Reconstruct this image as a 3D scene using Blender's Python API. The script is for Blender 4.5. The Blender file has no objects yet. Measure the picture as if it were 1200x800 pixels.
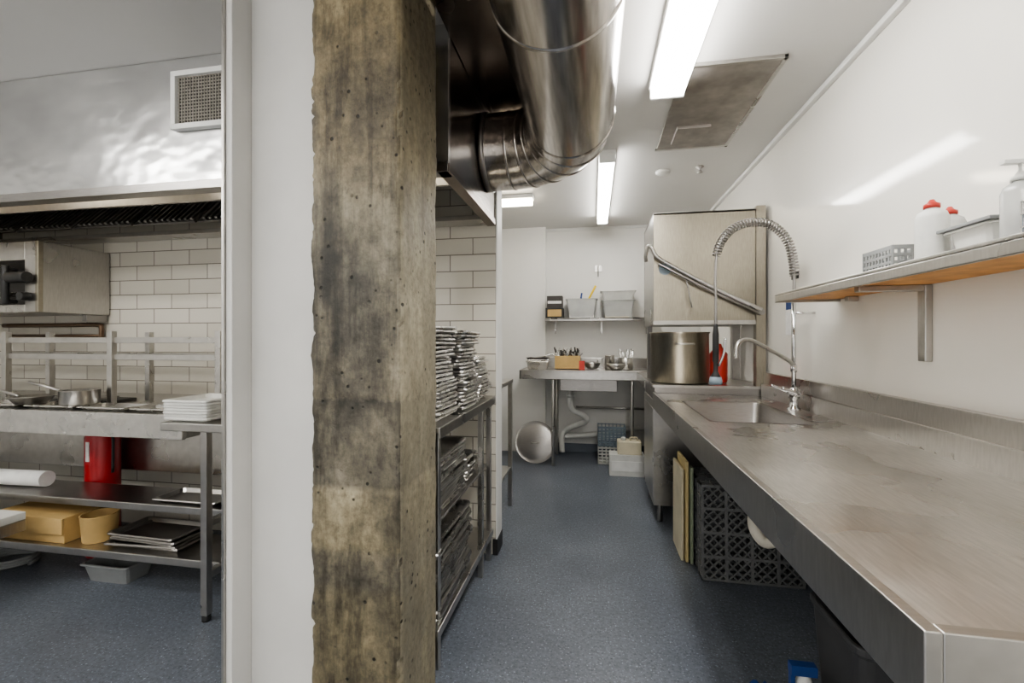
import bpy, bmesh, math, random
from mathutils import Vector, Matrix, noise
random.seed(7)
scene = bpy.context.scene

# ------------------------------------------------------------------ materials
def new_mat(name):
    m = bpy.data.materials.new(name); m.use_nodes = True
    nt = m.node_tree; b = nt.nodes['Principled BSDF']
    return m, nt, b
def pos(nt):
    return nt.nodes.new('ShaderNodeNewGeometry').outputs['Position']
def mapping(nt, scale=(1,1,1), src=None):
    mp = nt.nodes.new('ShaderNodeMapping'); mp.inputs['Scale'].default_value = scale
    nt.links.new(src or pos(nt), mp.inputs['Vector']); return mp.outputs[0]
def noise_n(nt, vec, scale, detail=4, rough=.55):
    n = nt.nodes.new('ShaderNodeTexNoise'); n.inputs['Scale'].default_value = scale
    n.inputs['Detail'].default_value = detail; n.inputs['Roughness'].default_value = rough
    nt.links.new(vec, n.inputs['Vector']); return n.outputs['Fac']
def ramp(nt, fac, stops, interp='LINEAR'):
    r = nt.nodes.new('ShaderNodeValToRGB'); r.color_ramp.interpolation = interp
    els = r.color_ramp.elements
    while len(els) < len(stops): els.new(.5)
    for e, (p, c) in zip(els, stops):
        e.position = p; e.color = (c if len(c) == 4 else (*c, 1))
    nt.links.new(fac, r.inputs['Fac']); return r.outputs['Color']
def g(v): return (v, v, v)
def mixc(nt, a, b, fac, mode='MIX'):
    m = nt.nodes.new('ShaderNodeMix'); m.data_type = 'RGBA'; m.blend_type = mode
    for s, v in ((m.inputs[0], fac), (m.inputs[6], a), (m.inputs[7], b)):
        if isinstance(v, (int, float)): s.default_value = v
        elif isinstance(v, tuple): s.default_value = (*v, 1)
        else: nt.links.new(v, s)
    return m.outputs[2]
def bump(nt, b, h, strength=.3, dist=.01):
    bp = nt.nodes.new('ShaderNodeBump'); bp.inputs['Strength'].default_value = strength
    bp.inputs['Distance'].default_value = dist
    nt.links.new(h, bp.inputs['Height']); nt.links.new(bp.outputs[0], b.inputs['Normal'])

def plain(name, col, rough=.5, metal=0, var=.12, nscale=9, alpha=None, trans=0):
    m, nt, b = new_mat(name)
    n = noise_n(nt, pos(nt), nscale, 5)
    c = ramp(nt, n, [(.3, tuple(x*(1-var) for x in col)), (.7, tuple(min(1, x*(1+var*.5)) for x in col))])
    nt.links.new(c, b.inputs['Base Color'])
    b.inputs['Roughness'].default_value = rough; b.inputs['Metallic'].default_value = metal
    if trans: b.inputs['Transmission Weight'].default_value = trans
    if alpha: b.inputs['Alpha'].default_value = alpha
    return m
def steel(name, col=(.6,.59,.57), r0=.2, r1=.42, stretch=(1,1,1), nscale=4, bstr=0, cvar=.08, streak=.08):
    """brushed steel: gentle broad smudges plus fine streaks in colour"""
    m, nt, b = new_mat(name)
    b.inputs['Metallic'].default_value = 1
    v = pos(nt)
    n1 = noise_n(nt, v, nscale, 3, .5)
    n2 = noise_n(nt, mapping(nt, stretch), 22, 2, .5)
    rr = ramp(nt, n1, [(.2, g(r0)), (.8, g(r1))])
    nt.links.new(rr, b.inputs['Roughness'])
    c = ramp(nt, n1, [(.2, tuple(x*(1-cvar) for x in col)), (.8, col)])
    c = mixc(nt, c, ramp(nt, n2, [(.3, g(1-streak)), (.7, g(1+streak*.5))]), 1.0, 'MULTIPLY')
    nt.links.new(c, b.inputs['Base Color'])
    return m
def emis(name, col, s):
    m, nt, b = new_mat(name)
    b.inputs['Base Color'].default_value = (*col, 1)
    b.inputs['Emission Color'].default_value = (*col, 1); b.inputs['Emission Strength'].default_value = s
    return m

M = {}
M['steel'] = steel('stainless_brushed', (.54,.525,.50), .24, .36, (1,6,1))
M['steel_top'] = steel('stainless_worktop', (.74,.72,.695), .18, .40, (6,.6,1), 3.2, 0, .20, .12)
M['steel_dk'] = steel('stainless_dark', (.36,.345,.33), .26, .38, (1,1,8))
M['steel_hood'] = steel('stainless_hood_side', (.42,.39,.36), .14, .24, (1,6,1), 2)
M['steel_warm'] = steel('stainless_warm', (.43,.395,.325), .26, .38, (8,1,1), 2.5, 0, .25, .1)
M['duct'] = steel('duct_metal', (.64,.61,.58), .13, .26, (3,.25,3), 2.5, 0, .15, .22)
M['alu'] = steel('aluminium_tray', (.68,.665,.64), .22, .34, (1,1,1), 8)
M['brownsteel'] = steel('tinted_duct_panel', (.24,.20,.17), .18, .3, (1,6,1), 2)
M['chrome'] = steel('chrome', (.66,.66,.66), .05, .12, (1,1,1), 4, 0)
M['hatch'] = steel('galvanised_hatch', (.54,.51,.48), .35, .5, (1,1,1), 7, 0, .45)
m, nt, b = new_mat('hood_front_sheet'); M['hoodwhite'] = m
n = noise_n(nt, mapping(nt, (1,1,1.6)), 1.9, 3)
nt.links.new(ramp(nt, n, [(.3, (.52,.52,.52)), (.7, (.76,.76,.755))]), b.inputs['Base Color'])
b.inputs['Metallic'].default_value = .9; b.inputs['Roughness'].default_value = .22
bump(nt, b, n, .4, .05)
def wallm(name, col, rough, spec=.5, dirt=.1):
    m, nt, b = new_mat(name)
    n = noise_n(nt, pos(nt), 1.4, 6, .6)
    nt.links.new(ramp(nt, n, [(.25, tuple(c*(1-dirt) for c in col)), (.65, col)]), b.inputs['Base Color'])
    b.inputs['Roughness'].default_value = rough; b.inputs['Specular IOR Level'].default_value = spec
    n2 = noise_n(nt, pos(nt), 3, 2); bump(nt, b, n2, .08, .01)
    return m
M['wall_gloss'] = wallm('wall_panel_gloss', (.83,.81,.755), .09, .5, .05)
M['wall'] = wallm('wall_paint', (.82,.81,.78), .3, .4, .07)
M['wall_pillar'] = wallm('wall_paint_stub', (.74,.73,.705), .45, .3, .16)
M['ceil'] = wallm('ceiling_paint', (.60,.59,.57), .32, .4, .05)
M['white_trim'] = plain('white_trim', (.78,.78,.76), .35, 0, .05)
# floor
m, nt, b = new_mat('vinyl_floor'); M['floor'] = m
v = pos(nt)
n1 = noise_n(nt, v, 1.6, 8, .65); n2 = noise_n(nt, v, 110, 2, .5); n3 = noise_n(nt, v, 55, 3, .6)
c1 = ramp(nt, n1, [(.3, (.100,.112,.138)), (.5, (.130,.146,.175)), (.72, (.168,.187,.220))])
sp = ramp(nt, n2, [(.30, g(.5)), (.38, g(1)), (.64, g(1)), (.70, g(2.3))])
c2 = mixc(nt, c1, sp, 1.0, 'MULTIPLY')
c2 = mixc(nt, c2, ramp(nt, n3, [(.35, g(.8)), (.65, g(1.15))]), 1.0, 'MULTIPLY')
nt.links.new(c2, b.inputs['Base Color'])
nt.links.new(ramp(nt, n1, [(.3, g(.30)), (.7, g(.44))]), b.inputs['Roughness'])
bump(nt, b, n2, .1, .002)
M['cove'] = plain('vinyl_cove', (.13,.15,.18), .5)
# tiles
m, nt, b = new_mat('subway_tile'); M['tile'] = m
sep = nt.nodes.new('ShaderNodeSeparateXYZ'); nt.links.new(pos(nt), sep.inputs[0])
cb = nt.nodes.new('ShaderNodeCombineXYZ'); nt.links.new(sep.outputs['X'], cb.inputs[0]); nt.links.new(sep.outputs['Z'], cb.inputs[1])
br = nt.nodes.new('ShaderNodeTexBrick'); nt.links.new(cb.outputs[0], br.inputs['Vector'])
for k, vv in (('Scale',1),('Mortar Size',.0032),('Mortar Smooth',.1),('Brick Width',.3),('Row Height',.105)): br.inputs[k].default_value = vv
br.inputs['Color1'].default_value = (.68,.65,.58,1); br.inputs['Color2'].default_value = (.60,.57,.50,1); br.inputs['Mortar'].default_value = (.24,.22,.19,1)
nt.links.new(br.outputs['Color'], b.inputs['Base Color'])
b.inputs['Roughness'].default_value = .15
inv = nt.nodes.new('ShaderNodeMath'); inv.operation = 'SUBTRACT'; inv.inputs[0].default_value = 1
nt.links.new(br.outputs['Fac'], inv.inputs[1]); bump(nt, b, inv.outputs[0], .4, .003)
# concrete
m, nt, b = new_mat('raw_concrete'); M['concrete'] = m
v = pos(nt)
na = noise_n(nt, mapping(nt, (1,1,.6)), 4.2, 12, .72)
nb = noise_n(nt, v, 38, 6, .7); nc = noise_n(nt, mapping(nt, (2.5,2.5,.5)), 3, 8, .68)
nd = noise_n(nt, mapping(nt, (9,9,.35)), 3, 5, .6)
base = ramp(nt, na, [(.32, (.050,.046,.038)), (.44, (.125,.113,.090)), (.54, (.225,.200,.150)), (.68, (.40,.362,.285))])
base = mixc(nt, base, ramp(nt, nc, [(.40, g(.34)), (.52, g(1)), (.75, g(1.12))]), .85, 'MULTIPLY')
base = mixc(nt, base, ramp(nt, nd, [(.36, g(.55)), (.48, g(1)), (.75, g(1.1))]), .8, 'MULTIPLY')
sep = nt.nodes.new('ShaderNodeSeparateXYZ'); nt.links.new(v, sep.inputs[0])
add = nt.nodes.new('ShaderNodeMath'); add.operation = 'MULTIPLY_ADD'; nt.links.new(nb, add.inputs[0]); add.inputs[1].default_value = .03; nt.links.new(sep.outputs['Z'], add.inputs[2])
dv = nt.nodes.new('ShaderNodeMath'); dv.operation = 'DIVIDE'; nt.links.new(add.outputs[0], dv.inputs[0]); dv.inputs[1].default_value = 2.7
z_ = lambda z: z/2.7
band = ramp(nt, dv.outputs[0], [(0,(1.2,1.13,.90)),(z_(.52),(1.05,1.0,.84)),(z_(.56),(.80,.79,.75)),(z_(.66),(.88,.86,.8)),(z_(.68),(1.15,1.10,.93)),(z_(.87),(1.12,1.08,.95)),
    (z_(.88),(.66,.66,.65)),(z_(1.13),(.78,.775,.76)),(z_(1.16),(.5,.5,.49)),(z_(1.17),(.98,.96,.92)),(z_(1.6),(.85,.85,.83)),(z_(1.8),(.95,.93,.87)),(z_(2.0),(1.2,1.1,.90)),(z_(2.7),(1.15,1.04,.80))])
c = mixc(nt, base, band, 1, 'MULTIPLY')
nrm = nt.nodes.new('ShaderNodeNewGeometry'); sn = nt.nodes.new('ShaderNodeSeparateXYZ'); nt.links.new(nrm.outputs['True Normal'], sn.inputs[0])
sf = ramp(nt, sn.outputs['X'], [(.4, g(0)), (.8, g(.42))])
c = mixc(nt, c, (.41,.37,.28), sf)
c = mixc(nt, c, ramp(nt, nb, [(.3, g(.55)), (.5, g(1)), (.7, g(1.25))]), .85, 'MULTIPLY')
vo = nt.nodes.new('ShaderNodeTexVoronoi'); vo.inputs['Scale'].default_value = 26; nt.links.new(v, vo.inputs['Vector'])
pit = ramp(nt, vo.outputs['Distance'], [(.12, g(.15)), (.2, g(1))])
gate = ramp(nt, noise_n(nt, v, 7, 2), [(.48, g(0)), (.54, g(1))])
c = mixc(nt, c, mixc(nt, c, pit, 1, 'MULTIPLY'), gate)
nt.links.new(c, b.inputs['Base Color']); b.inputs['Roughness'].default_value = .5
hb = mixc(nt, nb, mixc(nt, (1.,1.,1.), pit, gate), .6)
bump(nt, b, hb, .6, .01)
P = lambda n, c, r=.4, **k: plain(n, c, r, **k)
M['black'] = P('black_plastic', (.025,.025,.025), .45)
M['dark'] = P('dark_matte', (.06,.055,.05), .6)  # plain near-black for grille backing, grill cavity, griddle and small items
M['red'] = P('red_paint', (.42,.02,.025), .3)
M['redcap'] = P('red_plastic', (.52,.05,.035), .35)
M['grey_pl'] = P('grey_plastic', (.28,.29,.29), .5)
M['bluegrey'] = P('bluegrey_plastic', (.24,.30,.35), .5)
M['white_pl'] = P('white_plastic', (.70,.70,.67), .35)
M['clear'] = P('translucent_plastic', (.78,.79,.77), .2, trans=.5)
M['pvc'] = P('pvc_pipe', (.78,.74,.64), .4)
M['yellow'] = P('yellow_board', (.66,.54,.28), .5)
M['yellow_b'] = P('yellow_plastic', (.85,.62,.03), .4)
M['green'] = P('green_board', (.30,.34,.24), .5)
M['cream'] = P('cream_board', (.70,.64,.48), .5)
M['blue'] = P('blue_plastic', (.02,.06,.22), .4)
M['card'] = P('cardboard', (.58,.40,.17), .7)
M['wood'] = P('orange_plywood', (.58,.29,.09), .55, var=.3, nscale=14)
M['brass'] = P('brown_pipe', (.17,.11,.07), .35, metal=.6)
M['paper'] = P('paper', (.8,.8,.78), .7)
M['rack'] = P('rack_plastic', (.12,.125,.13), .42)
M['rack2'] = P('rack_plastic_front', (.19,.195,.195), .42)
M['mesh'] = P('grille_mesh', (.34,.32,.28), .6)
M['bin'] = P('dark_grey_bin', (.06,.06,.062), .45)
M['tube'] = emis('fluorescent_tube', (1,.98,.94), 22)
M['tube2'] = emis('fluorescent_tube_far', (1,.98,.94), 16)
M['warm'] = emis('warm_lamp', (1,.90,.72), 12)

# ------------------------------------------------------------------ builder
class B:
    def __init__(s, name, bevel=0.0):
        s.name, s.bm, s.mats, s.bevel = name, bmesh.new(), [], bevel
    def mi(s, m):
        m = M[m] if isinstance(m, str) else m
        if m not in s.mats: s.mats.append(m)
        return s.mats.index(m)
    def face(s, pts, m, smooth=False):
        f = s.bm.faces.new([s.bm.verts.new(p) for p in pts]); f.material_index = s.mi(m); f.smooth = smooth; return f
    def box(s, x0, x1, y0, y1, z0, z1, m, mat4=None):
        c = [Vector((x, y, z)) for x in (x0, x1) for y in (y0, y1) for z in (z0, z1)]
        if mat4: c = [mat4 @ p for p in c]
        vs = [s.bm.verts.new(p) for p in c]
        for q in ((0,1,3,2),(4,6,7,5),(0,4,5,1),(2,3,7,6),(0,2,6,4),(1,5,7,3)):
            f = s.bm.faces.new([vs[i] for i in q]); f.material_index = s.mi(m)
        return s
    def rings(s, rings, m, closed=False, caps=(True, True), smooth=True):
        vr = [[s.bm.verts.new(p) for p in r] for r in rings]; n = len(vr[0]); k = s.mi(m)
        R = range(len(vr) if closed else len(vr)-1)
        for i in R:
            a, b2 = vr[i], vr[(i+1) % len(vr)]
            for j in range(n):
                f = s.bm.faces.new((a[j], a[(j+1) % n], b2[(j+1) % n], b2[j])); f.material_index = k; f.smooth = smooth
        if not closed:
            if caps[0]: f = s.bm.faces.new(vr[0][::-1]); f.material_index = k
            if caps[1]: f = s.bm.faces.new(vr[-1]); f.material_index = k
        return s
    def tube(s, pts, r, m, seg=12, caps=True, smooth=True):
        pts = [Vector(p) for p in pts]; rs = r if isinstance(r, (list, tuple)) else [r]*len(pts)
        t0 = (pts[1]-pts[0]).normalized()
        up = Vector((0,0,1)) if abs(t0.z) < .9 else Vector((0,1,0))
        nrm = t0.cross(up).normalized(); rings = []; prev = t0
        for i, p in enumerate(pts):
            if i == 0: t = t0
            elif i == len(pts)-1: t = (pts[i]-pts[i-1]).normalized()
            else: t = ((pts[i+1]-p).normalized() + (p-pts[i-1]).normalized()).normalized()
            q = prev.rotation_difference(t); nrm = (q @ nrm).normalized(); prev = t
            bn = t.cross(nrm).normalized()
            rings.append([p + rs[i]*(math.cos(a)*nrm + math.sin(a)*bn) for a in [2*math.pi*k/seg for k in range(seg)]])
        return s.rings(rings, m, caps=(caps, caps), smooth=smooth)
    def cyl(s, p0, p1, r, m, seg=24, r2=None):
        return s.tube([p0, p1], [r, r if r2 is None else r2], m, seg)
    def lathe(s, c, prof, m, seg=32, mat4=None, smooth=True):
        rings = []
        for r, z in prof:
            ring = [Vector((max(r,.0005)*math.cos(2*math.pi*k/seg), max(r,.0005)*math.sin(2*math.pi*k/seg), z)) for k in range(seg)]
            if mat4: ring = [mat4 @ p for p in ring]
            rings.append([p + Vector(c) for p in ring])
        return s.rings(rings, m, smooth=smooth)
    def pan(s, cx, cy, z, lx, ly, h, m, rot=0, tilt=0, rim=.012, taper=.012, th=.0015, lip=.007):
        mt = Matrix.Translation((cx, cy, z)) @ Matrix.Rotation(rot, 4, 'Z') @ Matrix.Rotation(tilt, 4, 'X')
        def rr(hx, hy, zz, c=.02):
            o = []
            for sx, sy, a0 in ((1,1,0),(-1,1,90),(-1,-1,180),(1,-1,270)):
                for a in (0, 45, 90):
                    t = math.radians(a0+a); o.append(mt @ Vector((sx*(hx-c)+c*math.cos(t), sy*(hy-c)+c*math.sin(t), zz)))
            return o
        hx, hy = lx/2, ly/2
        s.rings([rr(hx-rim-taper, hy-rim-taper, 0), rr(hx-rim, hy-rim, h-.002), rr(hx-.002, hy-.002, h-lip), rr(hx, hy, h-lip*.5),
                 rr(hx-.003, hy-.003, h+.0015), rr(hx-rim-th, hy-rim-th, h+.0015), rr(hx-rim-taper-th, hy-rim-taper-th, th)], m, smooth=False)
        return s
    def done(s, parent=None):
        bmesh.ops.recalc_face_normals(s.bm, faces=s.bm.faces)
        co = [v.co for v in s.bm.verts]
        o = Vector(((min(c.x for c in co)+max(c.x for c in co))/2, (min(c.y for c in co)+max(c.y for c in co))/2, min(c.z for c in co)))
        bmesh.ops.translate(s.bm, verts=s.bm.verts, vec=-o)
        me = bpy.data.meshes.new(s.name); s.bm.to_mesh(me); s.bm.free()
        for m in s.mats: me.materials.append(m)
        ob = bpy.data.objects.new(s.name, me); ob.location = o; scene.collection.objects.link(ob)
        if s.bevel:
            md = ob.modifiers.new('bevel', 'BEVEL'); md.width = s.bevel; md.segments = 2; md.limit_method = 'ANGLE'; md.angle_limit = math.radians(50)
        return ob
def spline(pts, n=8):
    pts = [Vector(p) for p in pts]; P_ = [pts[0]*2-pts[1]] + pts + [pts[-1]*2-pts[-2]]; out = []
    for i in range(1, len(P_)-2):
        a, b2, c, d = P_[i-1:i+3]
        for k in range(n):
            t = k/n; out.append(.5*((2*b2)+(c-a)*t+(2*a-5*b2+4*c-d)*t*t+(3*b2-a-3*c+d)*t**3))
    out.append(pts[-1]); return out
def helix(path, r, turns):
    pts = []; n = len(path)
    L = [0]
    for i in range(1, n): L.append(L[-1]+(path[i]-path[i-1]).length)
    N = turns*10; nrm = None; prev = None
    for k in range(N+1):
        s_ = L[-1]*k/N; i = 0
        while i < n-2 and L[i+1] < s_: i += 1
        f = (s_-L[i])/(L[i+1]-L[i]); p = path[i].lerp(path[i+1], f); t = (path[i+1]-path[i]).normalized()
        if nrm is None: nrm = t.cross(Vector((0,1,0))).normalized()
        else: nrm = (prev.rotation_difference(t) @ nrm).normalized()
        prev = t; bn = t.cross(nrm); a = 2*math.pi*turns*k/N
        pts.append(p + r*(math.cos(a)*nrm+math.sin(a)*bn))
    return pts
def BX(name, *a, bevel=0):
    b_ = B(name, bevel); b_.box(*a); return b_.done()

H = 2.7; XR = 1.22; YB = 5.47; YT = 2.75; XL = -4.6; YF = -1.8
# ------------------------------------------------------------------ shell
BX('floor', XL-.1, XR+.1, YF-.1, YB+.1, -.1, 0, 'floor')
BX('ceiling', XL-.1, XR+.1, YF-.1, YB+.1, H, H+.1, 'ceil')
BX('wall_right', XR, XR+.1, YF, YB, 0, H, 'wall_gloss')
BX('wall_back', -1.2, XR, YB, YB+.1, 0, H, 'wall')
BX('wall_left', XL-.1, XL, YF, YT+.14, 0, H, 'wall')
BX('wall_passage', -1.2, -1.1, YT+.14, YB, 0, H, 'wall')
BX('wall_return', -1.1, -.56, YB-.12, YB, 0, H, 'wall')
# front wall (behind the photographer), openings and piers added for fill light and reflections
w = B('wall_front')
w.box(XL, XR, YF-.1, YF, 2.25, H, 'wall'); w.box(XL, -4.1, YF-.1, YF, 0, 2.25, 'wall'); w.box(-1.9, -1.0, YF-.1, YF, 0, 2.25, 'wall')
w.box(.7, XR, YF-.1, YF, 0, 2.25, 'wall'); w.box(-4.1, -1.9, YF-.1, YF, 0, .9, 'wall'); w.done()
w = B('wall_tiled')
w.box(XL, -.6, YT, YT+.14, 0, H, 'tile'); w.box(-.6, -.592, YT-.004, YT+.145, .1, H, 'white_trim'); w.box(-.62,-.588,YT-.006,YT+.15,0,.1,'black')
w.done()
t = B('trim_1', .004); t.box(XR-.03, XR, YF, YB, H-.03, H, 'white_trim'); t.done()
t = B('trim_2', .003); t.box(-.56, XR-.03, YB-.025, YB, H-.03, H, 'white_trim'); t.done()
BX('baseboard_right', XR-.012, XR, YF, YB, 0, .1, 'cove')
BX('baseboard_back', -.56, XR-.012, YB-.012, YB, 0, .1, 'cove')
w = B('wall_stub', .003)
w.box(-1.19, -.90, 1.395, 1.62, 0, H, 'wall_pillar')
w.box(-1.215, -1.19, 1.31, 1.62, 0, H, 'wall_pillar')
w.done()
BX('trim_4', -1.224, -1.215, 1.302, 1.34, 0, H, 'steel')
# ------------------------------------------------------------------ concrete column
def column():
    bm = bmesh.new(); x0, x1, y0, y1 = -.928, -.609, 1.357, 1.695
    nx, ny, nz = 22, 22, 260; vd = {}
    def V_(i, j, k):
        key = (i, j, k)
        if key not in vd:
            p = Vector((x0+(x1-x0)*i/nx, y0+(y1-y0)*j/ny, H*k/nz))
            edge = (i in (0, nx)) and (j in (0, ny))
            d = noise.noise(p*9)*.003 + noise.noise(p*40)*.0015
            if abs(p.z-.865) < .006 or abs(p.z-1.155) < .006: d -= .002
            out = Vector(((-1 if i == 0 else 1 if i == nx else 0), (-1 if j == 0 else 1 if j == ny else 0), 0))
            q = p + out*d
            if edge:
                c = .003+max(0, noise.noise(Vector((i*7.1, j*3.3, p.z*9))))*.010 + max(0, noise.noise(Vector((i*3., j*5., p.z*31)))-.25)*.02
                q = q - out*c
            if i == 0 and j < 3:
                nn = noise.noise(Vector((4, 9, p.z*55)))
                q.x += -.002 - .005*max(0, nn) + .008*noise.noise(Vector((1, 2, p.z*8))) + (.009 if nn < -.42 else 0)
            q.z = p.z; vd[key] = bm.verts.new(q)
        return vd[key]
    for k in range(nz):
        for i in range(nx):
            bm.faces.new((V_(i,0,k), V_(i+1,0,k), V_(i+1,0,k+1), V_(i,0,k+1)))
            bm.faces.new((V_(i+1,ny,k), V_(i,ny,k), V_(i,ny,k+1), V_(i+1,ny,k+1)))
        for j in range(ny):
            bm.faces.new((V_(nx,j,k), V_(nx,j+1,k), V_(nx,j+1,k+1), V_(nx,j,k+1)))
            bm.faces.new((V_(0,j+1,k), V_(0,j,k), V_(0,j,k+1), V_(0,j+1,k+1)))
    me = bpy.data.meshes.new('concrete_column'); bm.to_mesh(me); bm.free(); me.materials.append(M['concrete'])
    for p in me.polygons: p.use_smooth = True
    o = bpy.data.objects.new('concrete_column', me); scene.collection.objects.link(o)
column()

# ------------------------------------------------------------------ ceiling lamps
def lamp(x0, x1, y0, y1, m, name='ceiling_light'):
    b_ = B(name, .006)
    b_.box(x0-.012, x1+.012, y0, y1, H-.035, H, 'white_trim')
    b_.box(x0, x1, y0+.02, y1-.02, H-.085, H-.035, m)
    if y1-y0 > x1-x0:
        b_.box(x0-.006, x1+.006, y0, y0+.02, H-.09, H-.03, 'white_trim'); b_.box(x0-.006, x1+.006, y1-.02, y1, H-.09, H-.03, 'white_trim')
    b_.done()
lamp(.30, .46, 1.1, 2.46, 'tube'); lamp(.05, .15, 3.25, 5.0, 'tube2'); lamp(-.86, -.56, 4.1, 4.22, 'warm')
lamp(.30, .46, -1.3, .1, 'tube'); lamp(-3.6, -2.2, .45, .6, 'tube'); lamp(-2.0,-.9,-.6,-.45,'tube'); lamp(-4.2,-2.8,-.9,-.75,'tube')  # unseen battens added as fill to brighten the room
for x in (-3.9, -2.5, -1.2):
    b_ = B('hood_fill_lamp'); b_.box(x-.17, x+.17, 2.0, 2.1, 2.56, 2.598, 'white_trim'); b_.box(x-.16, x+.16, 2.01, 2.09, 2.50, 2.56, 'warm'); b_.done()  # unseen lamps added to brighten the tiles under the hood

b_ = B('ceiling_access_panel', .002); b_.box(.44, .9, 2.32, 3.3, H-.012, H, 'hatch'); b_.box(.43,.91,2.31,2.33,H-.018,H,'steel'); b_.box(.43,.91,3.29,3.31,H-.018,H,'steel'); b_.box(.89,.91,2.31,3.31,H-.018,H,'steel')
b_.box(.52,.72,2.95,3.18,H-.03,H-.012,'hatch')
b_.done()
for x, y in ((.82, 3.7), (.55, 3.75)):
    b_ = B('sprinkler_head' if x > .8 else 'smoke_detector')
    if x > .8: b_.lathe((x, y, H-.05), [(.0, 0), (.022, .004), (.01, .015), (.008, .03), (.03, .045), (.03, .05)], 'steel_dk', 20)
    else: b_.lathe((x, y, H-.03), [(.0, 0), (.04, .004), (.055, .015), (.055, .03)], 'white_pl', 24)
    b_.done()

# ------------------------------------------------------------------ extraction hood
hx0, hx1, hy0, hy1, hz0, hz1 = XL+.02, -.605, 1.83, YT-.002, 2.07, H-.002
b_ = B('extraction_hood', .002)
b_.box(hx0, hx1, hy0, hy0+.02, hz0, hz1, 'hoodwhite')
b_.box(hx1-.02, hx1, hy0+.02, hy1, hz0, hz1, 'steel_hood')
b_.box(hx0, hx0+.02, hy0+.02, hy1, hz0, hz1, 'steel_hood')
b_.box(hx0+.02, hx1-.02, hy0+.02, hy1, 2.6, 2.62, 'steel')
b_.box(hx0, hx1, hy0-.012, hy0+.06, hz0-.006, hz0+.035, 'steel_dk')
b_.box(hx1-.05, hx1+.006, hy0-.01, hy1, hz0-.006, hz0+.03, 'brownsteel')
b_.box(hx0+.02, hx1-.02, hy1-.14, hy1, hz0, hz0+.03, 'steel')
mt = Matrix.Translation((0, 2.5, 2.12)) @ Matrix.Rotation(math.radians(-42), 4, 'X')
x = hx0+.05
while x < hx1-.5:
    b_.box(x, x+.48, 0, .012, 0, .5, 'steel_dk', mt)
    for k in range(10): b_.box(x+.03+k*.045, x+.05+k*.045, -.014, 0, .02, .48, 'steel', mt)
    x += .5
b_.box(hx0+.02, hx1-.02, 2.25, 2.27, 2.16, 2.6, 'steel')
b_.done()
b_ = B('vent_grille', .002)
vx0, vx1, vz0, vz1, vy = -1.97, -1.66, 2.345, 2.62, 1.818
for a in ((vx0,vx1,vz0,vz0+.025),(vx0,vx1,vz1-.025,vz1),(vx0,vx0+.025,vz0+.025,vz1-.025),(vx1-.025,vx1,vz0+.025,vz1-.025)):
    b_.box(a[0], a[1], vy-.02, vy+.01, a[2], a[3], 'white_trim')
b_.box(vx0+.02, vx1-.02, vy+.004, vy+.01, vz0+.02, vz1-.02, 'dark')
for k in range(17): b_.box(vx0+.03+k*.0155, vx0+.035+k*.0155, vy-.006, vy, vz0+.025, vz1-.025, 'mesh')
for k in range(15): b_.box(vx0+.025, vx1-.025, vy-.004, vy+.002, vz0+.03+k*.0155, vz0+.035+k*.0155, 'mesh')
b_.done()

# ------------------------------------------------------------------ round duct
b_ = B('round_exhaust_duct')
dx, dz, dr = -.108, 2.425, .207
pts = [(dx, YF+.01, dz)]; y = -1.2
while y < 2.05: pts.append((dx, y, dz)); y += .85
R_ = .34; cx, cy = dx-R_, 2.16
for a in range(0, 91, 18):
    t_ = math.radians(a); pts.append((cx+R_*math.cos(t_), cy+R_*math.sin(t_), dz-.01*a/90))
pts.append((-.60, cy+R_, dz-.01))
b_.tube(pts, dr, 'duct', 56, caps=False)
for i in range(1, len(pts)-1):
    p = Vector(pts[i]); d = (Vector(pts[i+1])-Vector(pts[i-1])).normalized()
    b_.tube([p+d*-.010, p+d*-.006, p+d*.002, p+d*.006], [dr, dr+.004, dr+.004, dr], 'duct', 56, caps=False)
p = Vector(pts[-1]); b_.tube([p, p+Vector((.03,0,0))], [dr+.006, dr+.006], 'steel_dk', 56, caps=True)
b_.done()
b_ = B('flat_duct_casing', .004); b_.box(-.604, -.16, -.6, 2.6, 2.646, H, 'brownsteel'); b_.done()

# ------------------------------------------------------------------ right bench
zt = .955; bx0, bx1, by0, by1 = .431, 1.218, .68, 3.43
sx0, sx1, sy0, sy1 = .56, 1.03, 2.3, 3.05
b_ = B('stainless_sink_bench', .004)
for a in ((bx0+.02, bx1-.03, by0+.02, sy0), (bx0+.02, bx1-.03, sy1, by1), (bx0+.02, sx0, sy0, sy1), (sx1, bx1-.03, sy0, sy1)):
    b_.face([(a[0],a[2],zt),(a[1],a[2],zt),(a[1],a[3],zt),(a[0],a[3],zt)], 'steel_top')
b_.box(bx0, bx0+.022, by0, by1, .85, .965, 'steel'); b_.box(bx0+.022, bx1, by0, by0+.022, .85, .965, 'steel')
b_.box(bx1-.035, bx1, by0, by1, .86, 1.12, 'steel'); b_.box(bx1-.05, bx1-.035, by0, by1, zt-.01, 1.04, 'steel')
b_.box(bx0+.022, bx1-.035, by0+.022, sy0-.02, .925, .935, 'steel_dk')
zb = .70
def rr(x0, x1, y0, y1, z, c=.035):
    o = []
    for cx_, cy_, a0 in ((x1-c, y1-c, 0), (x0+c, y1-c, 90), (x0+c, y0+c, 180), (x1-c, y0+c, 270)):
        for a in (0, 30, 60, 90):
            t_ = math.radians(a0+a); o.append((cx_+c*math.cos(t_), cy_+c*math.sin(t_), z))
    return o
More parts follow.
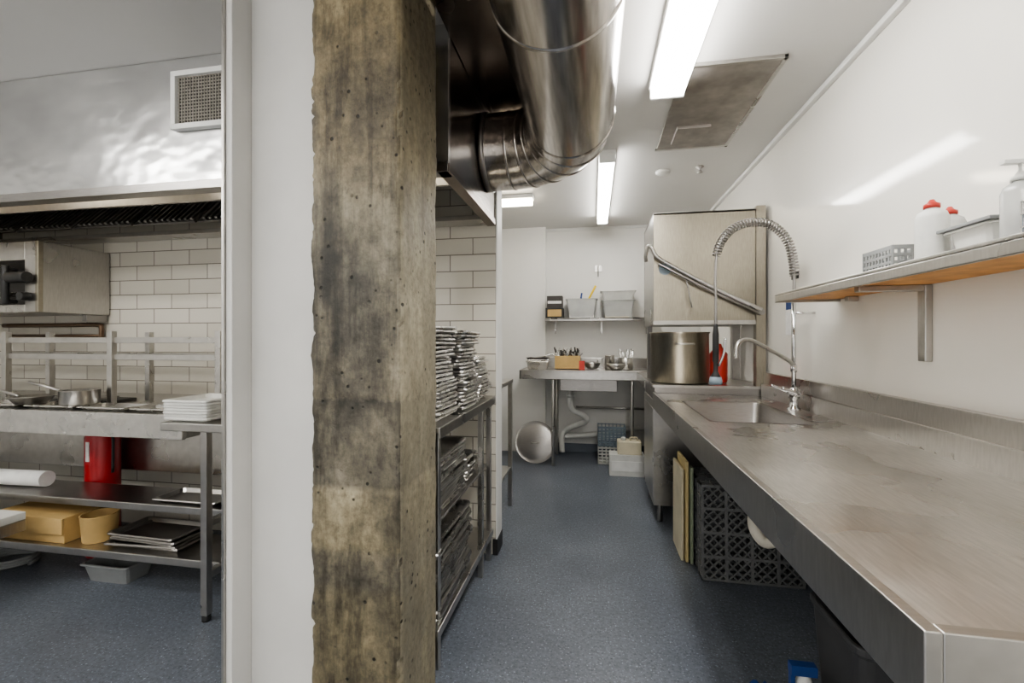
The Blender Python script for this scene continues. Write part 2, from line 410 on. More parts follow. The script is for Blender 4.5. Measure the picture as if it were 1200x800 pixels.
b_.rings([rr(sx0-.006,sx1+.006,sy0-.006,sy1+.006,zt+.0008,.008), rr(sx0+.004,sx1-.004,sy0+.004,sy1-.004,zt+.0005), rr(sx0+.008,sx1-.008,sy0+.008,sy1-.008,zt-.012), rr(sx0+.014,sx1-.014,sy0+.014,sy1-.014,zb+.03), rr(sx0+.04,sx1-.04,sy0+.04,sy1-.04,zb)], 'steel_dk', caps=(False, True))
b_.rings([rr(sx0-.0,sx1+.0,sy0-.0,sy1+.0,zt-.03), rr(sx0+.01,sx1-.01,sy0+.01,sy1-.01,zb-.01)], 'steel_dk', caps=(False, True))
b_.lathe(((sx0+sx1)/2, 2.5, zb+.001), [(.045, 0), (.045, .004), (.03, .004), (.0, .002)], 'chrome', 24)
for x, y in ((.50,.78),(1.14,.78),(1.14,3.3)):
    b_.cyl((x, y, .03), (x, y, .86), .019, 'steel', 20); b_.cyl((x, y, 0), (x, y, .05), .024, 'black', 20)
for y in (1.5, 2.1):
    b_.box(.5, 1.2, y-.02, y+.02, .885, .925, 'steel_dk'); b_.box(1.18, 1.218, y-.02, y+.02, .5, .9, 'steel_dk')
b_.done()
b_ = B('sink_waste_pipe')
sc = .80
b_.tube(spline([(sc, 2.45, .69), (sc, 2.45, .5), (sc, 2.44, .40), (sc+.04, 2.41, .345), (sc+.10, 2.40, .38), (sc+.12, 2.42, .46), (sc+.18, 2.42, .50), (sc+.38, 2.42, .49)], 8), .027, 'pvc', 18)
for z in (.66, .55): b_.cyl((sc, 2.45, z), (sc, 2.45, z-.03), .037, 'pvc', 18)
b_.done()

# ------------------------------------------------------------------ pre-rinse faucet
b_ = B('pre_rinse_faucet')
fx, fy = 1.11, 2.76
b_.lathe((fx, fy, zt), [(.0,0),(.035,0),(.035,.012),(.022,.02),(.022,.06),(.028,.07),(.028,.11),(.018,.125),(.014,.13)], 'chrome', 28)
b_.cyl((fx, fy, 1.07), (fx, fy, 1.60), .0115, 'chrome', 16); b_.cyl((fx,fy,1.17),(fx,fy,1.21),.017,'chrome',16)
arch = spline([(fx, fy, 1.58), (fx, fy, 1.76), (fx-.03, fy, 1.90), (fx-.11, fy-.01, 1.99), (fx-.215, fy-.02, 2.015), (fx-.33, fy-.03, 1.98), (fx-.405, fy-.04, 1.88), (fx-.425, fy-.045, 1.74), (fx-.425, fy-.05, 1.6), (fx-.425, fy-.05, 1.42)], 10)
b_.tube(arch, .008, 'steel_dk', 12)
sp_ = [p for p in arch[int(len(arch)*.08): int(len(arch)*.72)]]
b_.tube(helix(sp_, .022, 44), .0045, 'steel_dk', 6)
nx_ = fx-.425; ny_ = fy-.05
b_.lathe((nx_, ny_, 1.10), [(.0,0),(.03,0),(.032,.03),(.02,.055),(.013,.07),(.013,.12),(.017,.13),(.017,.28),(.011,.33),(.008,.34)], 'black', 24)
b_.lathe((nx_, ny_, 1.095), [(.0,0),(.034,0),(.036,.02),(.03,.045)], 'bluegrey', 24)
b_.tube(spline([(nx_+.015, ny_, 1.20), (nx_+.04, ny_-.01, 1.27), (nx_+.05, ny_-.01, 1.36)], 5), .007, 'chrome', 8)
b_.tube(spline([(fx, fy, 1.20), (fx-.04, fy-.03, 1.235), (fx-.15, fy-.10, 1.29), (fx-.27, fy-.16, 1.345), (fx-.33, fy-.19, 1.345), (fx-.36, fy-.21, 1.31), (fx-.365, fy-.215, 1.25)], 8), .011, 'steel', 14)
for s_ in (-1, 1):
    b_.cyl((fx, fy, 1.05), (fx, fy+.055*s_, 1.05), .014, 'chrome', 16)
    b_.tube(spline([(fx, fy+.06*s_, 1.05), (fx-.05, fy+.075*s_, 1.07), (fx-.09, fy+.08*s_, 1.085)], 4), .009, 'chrome', 10)
b_.cyl((fx, fy, 1.5), (XR-.002, fy, 1.5), .007, 'chrome', 12)
b_.done()

# ------------------------------------------------------------------ right wall shelf
b_ = B('wall_shelf', .003)
b_.box(.92, XR-.001, .2, 2.51, 1.573, 1.585, 'steel'); b_.box(.92, .932, .2, 2.51, 1.54, 1.573, 'steel'); b_.box(.932, XR-.001, 2.498, 2.51, 1.54, 1.573, 'steel')
b_.box(.934, XR-.002, .2, 2.495, 1.553, 1.572, 'wood')
for y in (1.9, 1.05, 2.35):
    b_.box(.98 if y != 2.35 else 1.17, XR-.006, y-.016, y+.016, 1.53, 1.553, 'steel')
    if y != 2.35: b_.box(XR-.026, XR-.001, y-.02, y+.02, 1.27, 1.553, 'steel')
b_.done()
zs = 1.585
b_ = B('plastic_basket', .001)
kx, ky = 1.10, 1.88
for (ax, ay, bx_, by_) in ((-1,-1,1,-1),(1,-1,1,1),(1,1,-1,1),(-1,1,-1,-1)):
    L0 = Vector((kx+ax*.06, ky+ay*.085, 0)); L1 = Vector((kx+bx_*.06, ky+by_*.085, 0)); d = (L1-L0)
    ang = math.atan2(d.y, d.x); mt = Matrix.Translation((L0.x, L0.y, zs)) @ Matrix.Rotation(ang, 4, 'Z')
    ln = d.length
    for z0, z1 in ((0,.018),(.035,.045),(.06,.07),(.085,.1)): b_.box(0, ln, -.003, .003, z0, z1, 'grey_pl', mt)
    n_ = int(ln/.018)
    for k in range(n_+1): b_.box(k*ln/n_-.0045, k*ln/n_+.0045, -.0025, .0025, 0, .1, 'grey_pl', mt)
b_.box(kx-.06, kx+.06, ky-.085, ky+.085, zs, zs+.004, 'grey_pl'); b_.done()
def bottle(name, x, y, h, r, body, cap, pump=False):
    b_ = B(name)
    b_.lathe((x, y, zs), [(.0,0),(r*.95,0),(r,.006),(r,h*.72),(r*.85,h*.80),(r*.4,h*.86),(r*.38,h*.88)], body, 28)
    b_.lathe((x, y, zs+h*.87), [(r*.42,0),(r*.5,.0),(r*.5,h*.06),(r*.3,h*.08),(r*.14,h*.13),(.0,h*.13)], cap, 20)
    if pump:
        b_.cyl((x, y, zs+h*.95), (x, y, zs+h*1.1), .004, 'white_pl', 8); b_.box(x-.04, x+.012, y-.009, y+.009, zs+h*1.1, zs+h*1.15, 'white_pl')
    b_.done()
bottle('squeeze_bottle', 1.06, 1.64, .21, .042, 'white_pl', 'redcap')
bottle('squeeze_bottle', 1.15, 1.70, .20, .040, 'clear', 'redcap')
bottle('soap_pump_bottle', 1.06, 1.34, .19, .036, 'clear', 'white_pl', True)
b_ = B('plastic_container', .003)
b_.pan(1.12, 1.49, zs, .16, .18, .085, 'white_pl', taper=.015); b_.box(1.035, 1.205, 1.395, 1.585, zs+.0875, zs+.097, 'grey_pl'); b_.done()
b_ = B('wire_basket', .001)
for z in (.0, .03, .06, .09):
    for q in ((1.0,1.2,1.10,1.104),(1.0,1.2,1.26,1.264),(1.0,1.004,1.1,1.264),(1.196,1.2,1.1,1.264)): b_.box(*q, zs+z, zs+z+.004, 'chrome')
for k in range(9):
    for yy in (1.1,1.26): b_.box(1.0+k*.0245,1.004+k*.0245,yy,yy+.004,zs,zs+.094,'chrome')
b_.box(1.02,1.18,1.12,1.24,zs,zs+.07,'bluegrey'); b_.done()
b_ = B('wall_notice', .001); b_.box(XR-.006, XR-.001, 3.02, 3.14, 1.38, 1.62, 'paper'); b_.box(XR-.008, XR-.006, 3.03, 3.13, 1.54, 1.60, 'blue'); b_.done()
b_ = B('wall_notice', .001); b_.box(XR-.012, XR-.001, 2.96, 3.04, 1.72, 1.76, 'black'); b_.done()

# ------------------------------------------------------------------ dishwasher
b_ = B('hood_dishwasher', .004)
wx0, wx1, wy0, wy1 = .44, 1.20, 3.44, 4.05
b_.box(wx0, wx1, wy0, wy1, .13, .90, 'steel'); b_.box(wx0+.008, wx1, wy0+.01, wy1-.01, .90, 1.0, 'steel_dk')
b_.box(wx0-.003, wx0, wy0+.03, wy1-.03, .18, .84, 'steel')
b_.box(wx0-.004, wx1, wy0-.004, wy1+.004, 1.0, 1.018, 'steel')
for x in (wx0+.05, wx1-.05):
    for y in (wy0+.05, wy1-.05): b_.cyl((x, y, 0), (x, y, .13), .02, 'steel_dk', 16)
for y in (wy0, wy1-.06): b_.box(wx1-.06, wx1, y, y+.06, 1.02, 2.2, 'steel')
b_.box(wx0+.02, wx0+.06, wy1-.05, wy1-.01, 1.02, 1.5, 'steel_dk')
hz_a, hz_b = 1.46, 2.28
b_.box(wx0, wx1-.065, wy0, wy0+.015, hz_a, hz_b, 'steel_warm'); b_.box(wx0, wx0+.015, wy0+.015, wy1, hz_a, hz_b, 'steel')
b_.box(wx0, wx1-.065, wy1-.015, wy1, hz_a, hz_b, 'steel'); b_.box(wx1-.08, wx1-.065, wy0+.015, wy1-.015, hz_a, hz_b, 'steel'); b_.box(wx0, wx1-.065, wy0, wy1, hz_b-.012, hz_b+.004, 'steel')
b_.box(wx0-.004, wx1-.065, wy0-.006, wy0, hz_a, hz_a+.03, 'steel')
b_.box(wx1-.062, wx1, wy0-.01, wy0+.05, 1.02, 2.30, 'steel_warm')
b_.lathe((.52, wy0-.001, 1.87), [(.0,0),(.045,0),(.045,.002),(.0,.002)], 'bluegrey', 28, Matrix.Rotation(math.radians(90), 4, 'X'))
yh = wy0-.045
b_.tube(spline([(wx1-.04, yh, 1.56), (.9, yh, 1.69), (.6, yh, 1.86), (.46, yh, 1.95), (.42, yh, 2.02), (.395, yh+.01, 2.03), (.38, yh+.03, 1.97), (.385, yh+.05, 1.93)], 8), .014, 'steel', 14)
b_.tube([(wx1-.04, yh, 1.53), (.75, yh, 1.74), (.47, yh, 1.90)], .010, 'steel_dk', 12)
b_.cyl((wx1-.04, yh-.01, 1.545), (wx1-.04, wy0, 1.545), .022, 'steel_dk', 18)
b_.tube([(.66, yh, 1.79), (.69, yh, 1.62), (.70, yh, 1.58)], .005, 'steel_dk', 8)
b_.done()
b_ = B('stock_pot')
px, py, pr = .665, 3.69, .215; pz = 1.02
b_.lathe((px, py, pz), [(.0,0),(pr-.01,0),(pr,.01),(pr,.375),(pr+.008,.38),(pr+.008,.388),(pr-.003,.388),(pr-.005,.015),(.0,.012)], 'steel_warm', 48)
for s_ in (-1, 1):
    b_.tube(spline([(px-.06, py+s_*pr*.96, pz+.30), (px-.05, py+s_*(pr+.035), pz+.30), (px+.05, py+s_*(pr+.035), pz+.30), (px+.06, py+s_*pr*.96, pz+.30)], 5), .008, 'steel', 10)
b_.done()
b_ = B('red_jug', .004); b_.lathe((.96, 3.72, 1.02), [(.0,0),(.06,0),(.065,.02),(.065,.22),(.03,.27),(.02,.3),(.0,.3)], 'redcap', 24); b_.done()

# ------------------------------------------------------------------ back dish table
b_ = B('dish_landing_table', .004)
tz = 1.02; ty0 = 4.75; yq = YB-.125
b_.box(-.78, wx1, ty0, yq, tz-.012, tz, 'steel'); b_.box(-.78, wx1, ty0, ty0+.015, tz-.09, tz+.008, 'steel'); b_.box(-.78, -.765, ty0, yq, tz-.09, tz+.008, 'steel')
b_.box(-.55, wx1, yq, yq+.015, tz-.02, tz+.12, 'steel')
b_.box(wx0, wx1, wy1+.006, ty0, tz-.09, tz, 'steel')
b_.box(-.35, .25, ty0+.1, yq-.05, tz-.22, tz-.02, 'steel_dk')
for x, y in ((-.42, ty0+.06), (.40, ty0+.06), (-.42, 5.3), (1.1, 5.3)): b_.cyl((x, y, 0), (x, y, tz-.02), .018, 'steel', 16)
b_.done()
b_ = B('drain_pipework')
b_.tube(spline([(-.25, 5.1, tz-.23), (-.25, 5.1, .62), (-.22, 5.12, .55), (-.12, 5.15, .5), (-.08, 5.2, .42), (-.30, 5.3, .30), (-.36, 5.3, .22), (-.36, 5.3, .03)], 6), .032, 'white_pl', 16)
b_.tube(spline([(-.36, 5.34, .2), (0, 5.34, .24), (.3, 5.36, .3), (.7, 5.36, .33)], 6), .03, 'white_pl', 16)
b_.cyl((-.2, 5.38, .55), (.9, 5.38, .55), .014, 'steel', 12); b_.cyl((-.25,5.1,.70),(-.25,5.1,.74),.044,'white_pl',16)
b_.tube([(-.46, 5.40, .0), (-.46, 5.40, .95)], .02, 'white_pl', 12)
b_.done()
b_ = B('round_pot_lid')
mt = Matrix.Rotation(math.radians(76), 4, 'X')
b_.lathe((-.62, 4.86, .235), [(.0,.022),(.10,.02),(.18,.012),(.222,.0),(.226,.004),(.226,-.012),(.218,-.012),(.0,.0)], 'steel_dk', 40, mt)
b_.tube([(-.66, 4.84, .235), (-.655, 4.80, .235), (-.585, 4.80, .235), (-.58, 4.84, .235)], .007, 'steel', 10)
b_.done()
def crate(name, x0, x1, y0, y1, z0, z1, m, rows=5, cols=7):
    b_ = B(name, .001); t_ = .006
    b_.box(x0, x1, y0, y1, z0, z0+t_, m)
    for (a0, a1, fix, ax) in ((x0,x1,y0,'x'),(x0,x1,y1-t_,'x'),(y0,y1,x0,'y'),(y0,y1,x1-t_,'y')):
        for z_ in [z0+(z1-z0-.014)*k/rows for k in range(rows+1)]:
            if ax == 'x': b_.box(a0, a1, fix, fix+t_, z_, z_+.012, m)
            else: b_.box(fix, fix+t_, a0, a1, z_, z_+.012, m)
        for k in range(cols+1):
            p = a0+(a1-a0-.01)*k/cols
            if ax == 'x': b_.box(p, p+.01, fix, fix+t_, z0, z1, m)
            else: b_.box(fix, fix+t_, p, p+.01, z0, z1, m)
    return b_.done()
crate('storage_crate', .05, .37, 4.95, 5.22, 0, .19, 'white_pl')
crate('storage_crate', .05, .35, 4.95, 5.22, .195, .40, 'bluegrey')
b_ = B('chemical_jerrycan', .015)
b_.box(.16, .50, 4.55, 4.73, 0, .21, 'white_pl'); b_.box(.18,.48,4.544,4.55,.05,.15,'paper'); b_.done()
b_ = B('chemical_jerrycan', .012)
b_.box(.24, .47, 4.56, 4.72, .212, .34, 'cream'); b_.cyl((.30,4.64,.34),(.30,4.64,.37),.025,'white_pl',16); b_.tube([(.36,4.64,.34),(.37,4.64,.37),(.43,4.64,.37),(.44,4.64,.34)],.01,'cream',8); b_.done()
b_ = B('cutlery_box', .003)
b_.box(-.42, -.14, 5.0, 5.22, tz+.009, tz+.15, 'card')
for k in range(60):
    x = random.uniform(-.41,-.15); y = random.uniform(5.01,5.21)
    b_.tube([(x, y, tz+.14), (x+random.uniform(-.06,.06), y+random.uniform(-.02,.02), tz+random.uniform(.17,.25))], .009, 'steel' if k%3 else 'dark', 6)
b_.done()
b_ = B('gastronorm_pan'); b_.pan(-.61, 5.0, tz+.001, .26, .2, .09, 'alu'); b_.pan(-.61, 5.0, tz+.03, .25, .19, .08, 'alu', .08); b_.pan(-.61, 5.0, tz+.05, .24, .18, .08, 'dark', -.1)
b_.tube([(-.70,4.95,tz+.12),(-.55,5.02,tz+.14),(-.46,5.0,tz+.17)],.008,'steel',8); b_.done()
b_ = B('cutlery_holder')
b_.lathe((.36, 5.1, tz+.001), [(.0,0),(.07,0),(.075,.13),(.07,.13),(.065,.01),(.0,.01)], 'steel', 20)
for k in range(24):
    a = k*.7; b_.tube([(.36+.04*math.cos(a), 5.1+.04*math.sin(a), tz+.02), (.36+.075*math.cos(a), 5.1+.07*math.sin(a), tz+.18+.05*random.random())], .007, 'chrome', 6)
b_.done()
b_ = B('steel_jug'); b_.lathe((.18, 5.05, tz+.001), [(.0,0),(.05,0),(.052,.15),(.056,.16),(.048,.16),(.046,.01),(.0,.01)], 'steel', 24); b_.tube(spline([(.13,5.05,tz+.14),(.10,5.05,tz+.12),(.10,5.05,tz+.05),(.13,5.05,tz+.03)],4),.006,'steel',8); b_.done()
b_ = B('sieve', .001); b_.lathe((-.01, 5.1, tz+.001), [(.0,0),(.06,.01),(.085,.05),(.09,.07),(.085,.07),(.055,.018),(.0,.008)], 'steel', 28); b_.tube([(.04,5.03,tz+.065),(.05,4.88,tz+.12)],.006,'steel',8); b_.done()
b_ = B('mixing_bowl'); b_.lathe((.24, 4.88, tz+.001), [(.0,0),(.05,0),(.085,.04),(.1,.075),(.095,.075),(.08,.042),(.048,.006),(.0,.005)], 'steel', 28); b_.done()
b_ = B('red_label_card', .001); b_.box(-.15,-.09,4.93,4.936,tz+.001,tz+.10,'redcap'); b_.box(-.15,-.09,4.936,4.96,tz+.001,tz+.01,'redcap'); b_.done()
b_ = B('back_wall_shelf', .003)
b_.box(-.55, .72, 5.17, YB-.001, 1.585, 1.60, 'steel'); b_.box(-.55,.72,5.17,5.182,1.565,1.60,'steel')
for x in (-.45, .1, .62): b_.box(x-.012, x+.012, 5.19, YB-.001, 1.565, 1.585, 'steel'); b_.box(x-.012,x+.012,YB-.02,YB-.001,1.42,1.585,'steel')
b_.done()
b_ = B('wall_utensil_hook', .002); b_.box(.02,.10,YB-.012,YB-.001,2.16,2.24,'steel'); b_.tube(spline([(.06,YB-.012,2.22),(.06,YB-.07,2.22),(.06,YB-.08,2.15),(.06,YB-.05,2.10)],5),.008,'steel',8); b_.done()
b_ = B('speaker_box', .006); b_.box(-.545, -.34, 5.2, 5.36, 1.60, 1.72, 'black'); b_.box(-.53,-.35,5.21,5.35,1.722,1.86,'dark'); b_.box(-.52,-.36,5.196,5.2,1.62,1.70,'card'); b_.box(-.52,-.36,5.206,5.21,1.77,1.80,'paper'); b_.done()
b_ = B('plastic_tub'); b_.pan(-.13, 5.3, 1.60, .37, .24, .22, 'clear', taper=.03); b_.box(-.27, .01, 5.22, 5.38, 1.605, 1.68, 'white_pl')
b_.done()
b_ = B('plastic_tub'); b_.pan(.28, 5.3, 1.60, .38, .24, .20, 'clear', taper=.03); b_.pan(.28, 5.3, 1.806, .40, .25, .10, 'white_pl', taper=.03); b_.box(.14,.40,5.22,5.38,1.605,1.74,'cream'); b_.done()
b_ = B('cleaning_brush', .002); b_.tube([(-.10, 5.25, 1.72), (.03, 5.22, 1.97)], .012, 'yellow_b', 10); b_.box(-.13,-.05,5.23,5.27,1.69,1.75,'white_pl'); b_.done()
b_ = B('cleaning_brush', .002); b_.tube([(-.16, 5.33, 1.72), (-.13, 5.33, 1.90)], .011, 'blue', 10); b_.box(-.20,-.10,5.30,5.36,1.69,1.72,'blue'); b_.done()

# ------------------------------------------------------------------ under bench : racks on edge
def dish_rack(y, x0, z0=0.003, s_=.5, lean=0.0, m='rack'):
    b_ = B('dishwasher_rack', .001); t_ = .1
    mt = Matrix.Translation((x0, y, z0)) @ Matrix.Rotation(lean, 4, 'X')
    for a in ((0,s_,0,.014),(0,s_,s_-.014,s_),(0,.014,.014,s_-.014),(s_-.014,s_,.014,s_-.014)):
        b_.box(a[0], a[1], 0, .01, a[2], a[3], m, mt); b_.box(a[0], a[1], t_-.01, t_, a[2], a[3], m, mt)
    for k in range(9):
        p = .0+k*(s_-.01)/8
        for q in ((p,p+.01,0,.01),(p,p+.01,s_-.01,s_),(0,.01,p,p+.01),(s_-.01,s_,p,p+.01)): b_.box(q[0],q[1],0,t_,q[2],q[3],m,mt)
    for f in (.035,):
        for q in ((0,s_,0,.008),(0,s_,s_-.008,s_),(0,.008,0,s_),(s_-.008,s_,0,s_)): b_.box(q[0],q[1],f,f+.012,q[2],q[3],m,mt)
    def clip(c, sg):
        pts = []
        for x in (0, s_):
            z = sg*x+c
            if 0 <= z <= s_: pts.append((x, z))
        for z in (0, s_):
            x = (z-c)/sg
            if 0 < x < s_: pts.append((x, z))
        return pts[:2] if len(pts) >= 2 else None
    for sg in (1, -1):
        c = -s_ if sg == 1 else 0
        while c < (s_ if sg == 1 else 2*s_):
            q = clip(c, sg)
            if q:
                a = Vector((q[0][0], .004, q[0][1])); d = Vector((q[1][0], .004, q[1][1]))
                L = (d-a).length
                if L > .02:
                    ang = math.atan2((d-a).z, (d-a).x)
                    mm = mt @ Matrix.Translation(a) @ Matrix.Rotation(-ang, 4, 'Y'); b_.box(0, L, -.003, .005, -.0045, .0045, m, mm)
            c += .050
    for k in (1,2,3):
        p = k*s_/4
        b_.box(p-.008, p+.008, -.001, .008, 0, s_, m, mt); b_.box(0, s_, -.001, .008, p-.008, p+.008, m, mt)
    b_.done()
dish_rack(2.66, .60, s_=.53, lean=-.04, m='rack2'); dish_rack(2.80, .605, s_=.53, lean=-.04); dish_rack(2.94, .60, s_=.53, lean=-.04)
for k, (m_, h_) in enumerate((('green', .58), ('yellow', .61), ('cream', .56))):
    b_ = B('cutting_board', .004); x = .577-.024*k; b_.box(x, x+.017, 2.84+.02*k, 3.12+.02*k, 0, h_, m_); b_.done()
b_ = B('waste_bin', .006)
q = lambda i, z: rr(.78+i, 1.12-i, 1.5+i, 1.84-i, z, .04)
b_.rings([q(.04, 0), q(.03, .06), q(.008, .39), q(0, .395), q(0, .42), q(.012, .42), q(.02, .38), q(.05, .02)], 'bin', smooth=False)
b_.done()
b_ = B('spray_bottle')
b_.lathe((.70, 1.66, 0), [(.0,0),(.045,0),(.048,.01),(.048,.15),(.025,.20),(.016,.225),(.0,.225)], 'white_pl', 24); b_.box(.655,.735,1.645,1.675,.225,.258,'blue'); b_.box(.655,.668,1.65,1.67,.17,.225,'blue'); b_.done()
b_ = B('cleaning_cloth')
gr = []
for i in range(12):
    gr.append([b_.bm.verts.new((.60+i*.013, 1.76+j*.014, .003+.05*abs(noise.noise(Vector((i*.35,j*.35,3)))))) for j in range(10)])
for i in range(11):
    for j in range(9):
        f = b_.bm.faces.new((gr[i][j], gr[i+1][j], gr[i+1][j+1], gr[i][j+1])); f.smooth = True; f.material_index = b_.mi('blue')
b_.done()

# ------------------------------------------------------------------ tray bench (between column and tiles)
b_ = B('tray_storage_bench', .003)
b_.box(-1.16, -.60, 1.70, 2.745, .975, 1.0, 'steel'); b_.box(-.604,-.598,1.70,2.72,.955,1.0,'steel')
b_.box(-1.16, -.61, 1.70, 2.70, .165, .185, 'steel'); b_.box(-.615,-.605,1.70,2.70,.15,.19,'steel'); b_.box(-1.16,-.64,1.70,2.70,.575,.585,'steel_dk')
for x, y in ((-.63,2.48),(-.63,2.68),(-1.12,2.6),(-1.12,1.75),(-.635,1.76)):
    b_.box(x-.015, x+.015, y-.015, y+.015, 0, .975, 'steel')
b_.done()
def stack(name, cx, cy, z, n, lx, ly, h, dz_, m='alu', jit=.012, rj=.04, bow=0, tilt=0):
    b_ = B(name)
    for k in range(n):
        b_.pan(cx+random.uniform(-jit, jit)+bow*math.sin(k*.35), cy+random.uniform(-jit, jit), z+.001+k*dz_, lx, ly, h, m, random.uniform(-rj, rj), random.uniform(-tilt, tilt), lip=.011)
    b_.done()
stack('stacked_baking_trays', -.82, 1.92, 1.0, 23, .36, .30, .022, .0175, bow=.015, tilt=.02)
stack('stacked_baking_trays', -.80, 2.25, 1.0, 22, .36, .28, .022, .0175, bow=.015, tilt=.02)
stack('stacked_baking_trays', -.80, 2.56, 1.0, 14, .34, .26, .022, .0175, bow=.01)
stack('stacked_baking_trays', -.85, 2.02, .585, 15, .40, .5, .02, .0165, tilt=.012)
stack('stacked_baking_trays', -.83, 2.42, .585, 7, .34, .22, .02, .018)
stack('stacked_baking_trays', -.84, 2.0, .185, 18, .42, .55, .022, .018, tilt=.012)
b_ = B('steel_work_table', .003)
b_.box(-1.09, -.645, 3.0, 3.62, 1.0, 1.03, 'steel'); b_.box(-1.09,-.66,3.02,3.6,.3,.32,'steel')
for x, y in ((-.665,3.03),(-.665,3.59),(-1.07,3.03),(-1.07,3.59)): b_.box(x-.016,x+.016,y-.016,y+.016,0,1.0,'steel')
b_.done()

# ------------------------------------------------------------------ left cook line
b_ = B('cook_line_bench', .004)
cz = .96
b_.box(XL+.02, -2.07, 1.98, 2.74, cz-.03, cz, 'steel'); b_.box(XL+.02, -2.07, 1.955, 1.98, cz-.125, cz+.003, 'alu'); b_.box(-2.09,-2.07,1.98,2.3,cz-.12,cz-.03,'steel')
b_.box(-2.065, -1.55, 1.83, 2.74, cz-.05, cz-.01, 'steel')
b_.box(XL+.02, -1.60, 2.44, 2.455, .50, cz-.05, 'steel')
b_.box(XL+.02, -1.83, 2.0, 2.24, .455, .48, 'steel_dk'); b_.box(XL+.02,-1.83,1.985,2.0,.445,.483,'steel')
b_.box(XL+.02, -1.83, 1.95, 2.23, .215, .235, 'steel'); b_.box(XL+.02,-1.83,1.935,1.95,.20,.24,'steel')
for x in (-1.83, -3.75):
    b_.box(x-.018, x+.018, 1.84, 1.876, .03, cz-.05, 'steel'); b_.cyl((x, 1.858, 0), (x, 1.858, .03), .02, 'black', 14)
b_.box(-1.848, -1.812, 1.876, 2.6, .2, .235, 'steel'); b_.box(-1.848,-1.812,1.876,2.6,.45,.48,'steel'); b_.box(-1.70,-1.66,2.2,2.24,0,cz-.05,'steel_dk')
b_.done()
b_ = B('pass_over_shelf', .002)
for z in (1.345, 1.245):
    b_.box(-4.5, -2.07, 2.2, 2.215, z-.015, z+.02, 'steel'); b_.box(-4.5, -2.07, 2.42, 2.435, z-.015, z+.02, 'steel')
    for k in range(99): b_.box(-4.48+k*.0245, -4.470+k*.0245, 2.215, 2.42, z, z+.006, 'steel')
for x in (-2.08, -2.82, -3.62):
    for y in (2.2, 2.43): b_.box(x-.018, x+.018, y-.016, y+.016, cz+.001, 1.40, 'steel')
b_.done()
stack('stacked_baking_trays', -1.95, 1.99, cz-.01, 7, .26, .28, .02, .014, 'white_pl', .003, .01)
for k, x in enumerate((-2.30, -2.66, -3.02, -3.42, -3.82)):
    b_ = B('flat_baking_tray'); b_.pan(x, 2.09, cz+.001, .34, .17, .018, 'alu', random.uniform(-.03, .03)); b_.done()
b_ = B('griddle_plate', .003); b_.box(-3.55, -2.88, 2.24, 2.40, cz+.001, cz+.02, 'dark'); b_.box(-3.4,-3.0,2.25,2.39,cz+.02,cz+.03,'steel_dk'); b_.done()
b_ = B('frying_pan')
b_.lathe((-3.22, 2.07, cz+.022), [(.0,0),(.07,0),(.10,.04),(.103,.042),(.095,.042),(.068,.005),(.0,.004)], 'steel', 36)
b_.tube(spline([(-3.31, 2.07, cz+.06), (-3.40, 2.06, cz+.085), (-3.54, 2.05, cz+.12)], 5), .009, 'steel', 10); b_.done()
b_ = B('saucepan')
b_.lathe((-2.90, 2.09, cz+.022), [(.0,0),(.085,0),(.09,.01),(.09,.08),(.094,.082),(.086,.082),(.085,.008),(.0,.006)], 'steel', 36)
b_.tube([(-2.99, 2.08, cz+.09), (-3.16, 2.02, cz+.15)], .008, 'steel', 10); b_.done()
b_ = B('salamander_grill', .004)
sx = -3.53; s0, s1 = 1.53, 1.99
b_.box(sx-.12, sx, 2.31, 2.74, s0, s1, 'steel'); b_.box(-4.55, sx-.12, 2.31, 2.74, s1-.12, s1, 'steel'); b_.box(-4.55,sx-.12,2.31,2.74,s0,s0+.05,'steel')
b_.box(-4.55,sx-.12,2.62,2.74,s0+.05,s1-.12,'dark'); b_.box(sx-.02,sx+.004,2.30,2.33,s0,s1,'steel_warm')
for k in range(34): b_.box(-4.52+k*.025, -4.512+k*.025, 2.33, 2.62, s0+.13, s0+.136, 'steel')
b_.tube([(sx-.20, 2.26, s0+.05), (sx-.20, 2.26, s0+.30)], .02, 'black', 12); b_.tube([(sx-.17, 2.26, s0+.22), (sx-.02, 2.26, s0+.22)], .035, 'black', 16)
for q_ in ((sx-.08, s0+.1, .028), (sx-.4, s0+.1, .028), (sx-.20, s0+.07, .012), (sx-.08, s0+.22, .012), (sx-.20,s0+.28,.012)): b_.cyl((q_[0], 2.255, q_[1]), (q_[0], 2.32, q_[1]), q_[2], 'black', 16)
b_.box(sx-.06,sx-.02,2.60,2.74,s0-.05,s0,'steel_dk')
b_.done()
b_ = B('gas_pipe'); b_.tube(spline([(-4.5,2.72,1.46),(-4.2,2.72,1.46),(-3.9,2.72,1.46),(-3.62,2.72,1.46),(-3.58,2.72,1.44),(-3.58,2.72,1.36)],5), .016, 'brass', 12)
b_.tube([(-4.5,2.72,1.38),(-3.9,2.72,1.38),(-3.58,2.72,1.38)],.012,'brass',10); b_.done()
b_ = B('fire_extinguisher')
ex, ey = -3.06, 2.335
b_.lathe((ex, ey, 0), [(.0,.0),(.08,.0),(.088,.015),(.088,.74),(.075,.79),(.05,.83),(.025,.85),(.025,.88),(.0,.88)], 'red', 40)
b_.box(ex-.013, ex+.013, ey-.091, ey-.087, .60, .72, 'paper')
b_.tube(spline([(ex+.02,ey,.865),(ex+.06,ey-.02,.86),(ex+.1,ey-.02,.75),(ex+.1,ey-.02,.52)],5),.008,'black',10)
b_.done()
zl = .236
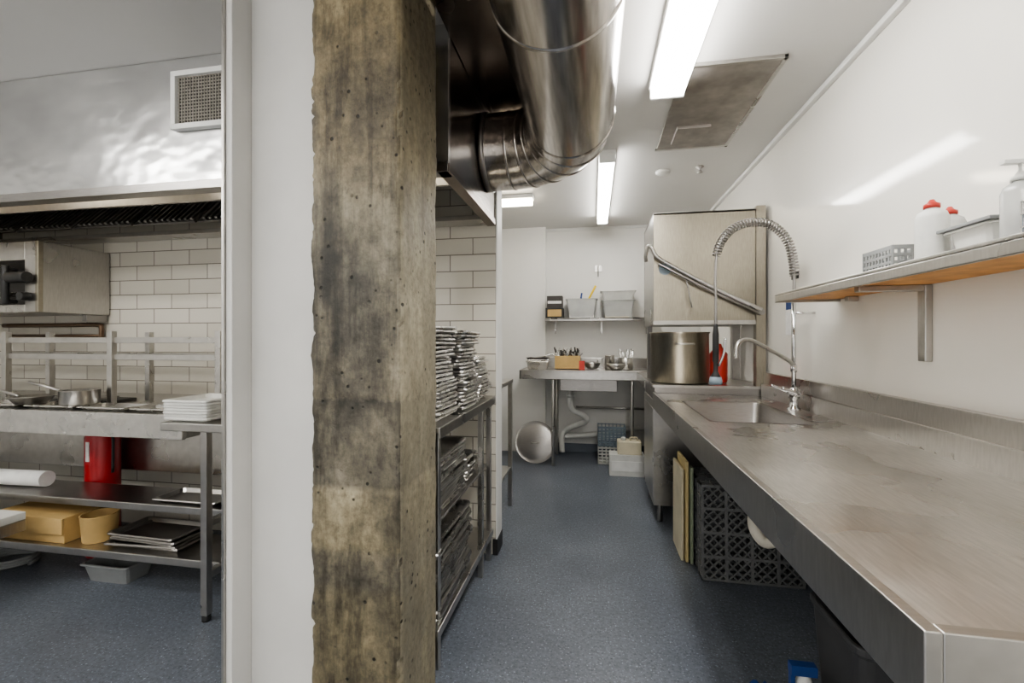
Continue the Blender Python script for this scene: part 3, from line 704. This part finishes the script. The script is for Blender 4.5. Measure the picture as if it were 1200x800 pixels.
b_ = B('cardboard_box', .003); b_.box(-3.35, -2.84, 1.97, 2.2, zl, zl+.14, 'card'); b_.box(-3.35,-2.84,1.958,1.97,zl+.05,zl+.14,'card',None); b_.done()
b_ = B('cardboard_tub', .003); b_.lathe((-2.72, 2.06, zl), [(.0,0),(.075,0),(.085,.14),(.088,.145),(.078,.145),(.07,.01),(.0,.01)], 'card', 30); b_.done()
stack('flat_baking_tray', -2.36, 2.09, zl, 5, .44, .24, .02, .012, 'steel_dk', .02, .06)
b_ = B('paper_roll'); b_.cyl((-3.62, 2.1, .483+.045), (-3.18, 2.12, .483+.045), .045, 'paper', 28); b_.done()
b_ = B('flat_baking_tray'); b_.pan(-2.12, 2.1, .484, .4, .2, .02, 'steel'); b_.done()
b_ = B('grey_tub'); b_.pan(-2.66, 2.12, 0, .32, .2, .10, 'grey_pl', taper=.02); b_.done()
b_ = B('coiled_hose')
pts = []
for k in range(100):
    a = k*.22; pts.append((-3.46+.14*math.cos(a), 2.12+.11*math.sin(a), .011+.0005*k))
b_.tube(pts, .009, 'grey_pl', 10); b_.done()
b_ = B('low_prep_trolley', .004); b_.box(-3.7,-2.96,1.60,1.88,.40,.44,'white_pl')
b_.box(-3.7,-2.96,1.60,1.88,.34,.40,'steel')
for x,y in ((-3.68,1.62),(-3.05,1.64),(-3.68,1.86)): b_.box(x-.012,x+.012,y-.012,y+.012,0,.34,'steel')
b_.done()

# ------------------------------------------------------------------ camera / world
cam = bpy.data.cameras.new('camera'); co = bpy.data.objects.new('camera', cam); scene.collection.objects.link(co)
cam.sensor_width = 36; cam.lens = 15.75; cam.clip_start = .02; cam.shift_y = -.0017
co.location = (0, 0, 1.35); co.rotation_euler = (math.radians(90), 0, math.radians(10.26))
scene.camera = co
w = bpy.data.worlds.new('world'); scene.world = w; w.use_nodes = True
w.node_tree.nodes['Background'].inputs[0].default_value = (1,.985,.96,1); w.node_tree.nodes['Background'].inputs[1].default_value = 1.15
scene.view_settings.view_transform = 'AgX'
scene.view_settings.look = 'AgX - Medium High Contrast'
scene.view_settings.exposure = 0.7
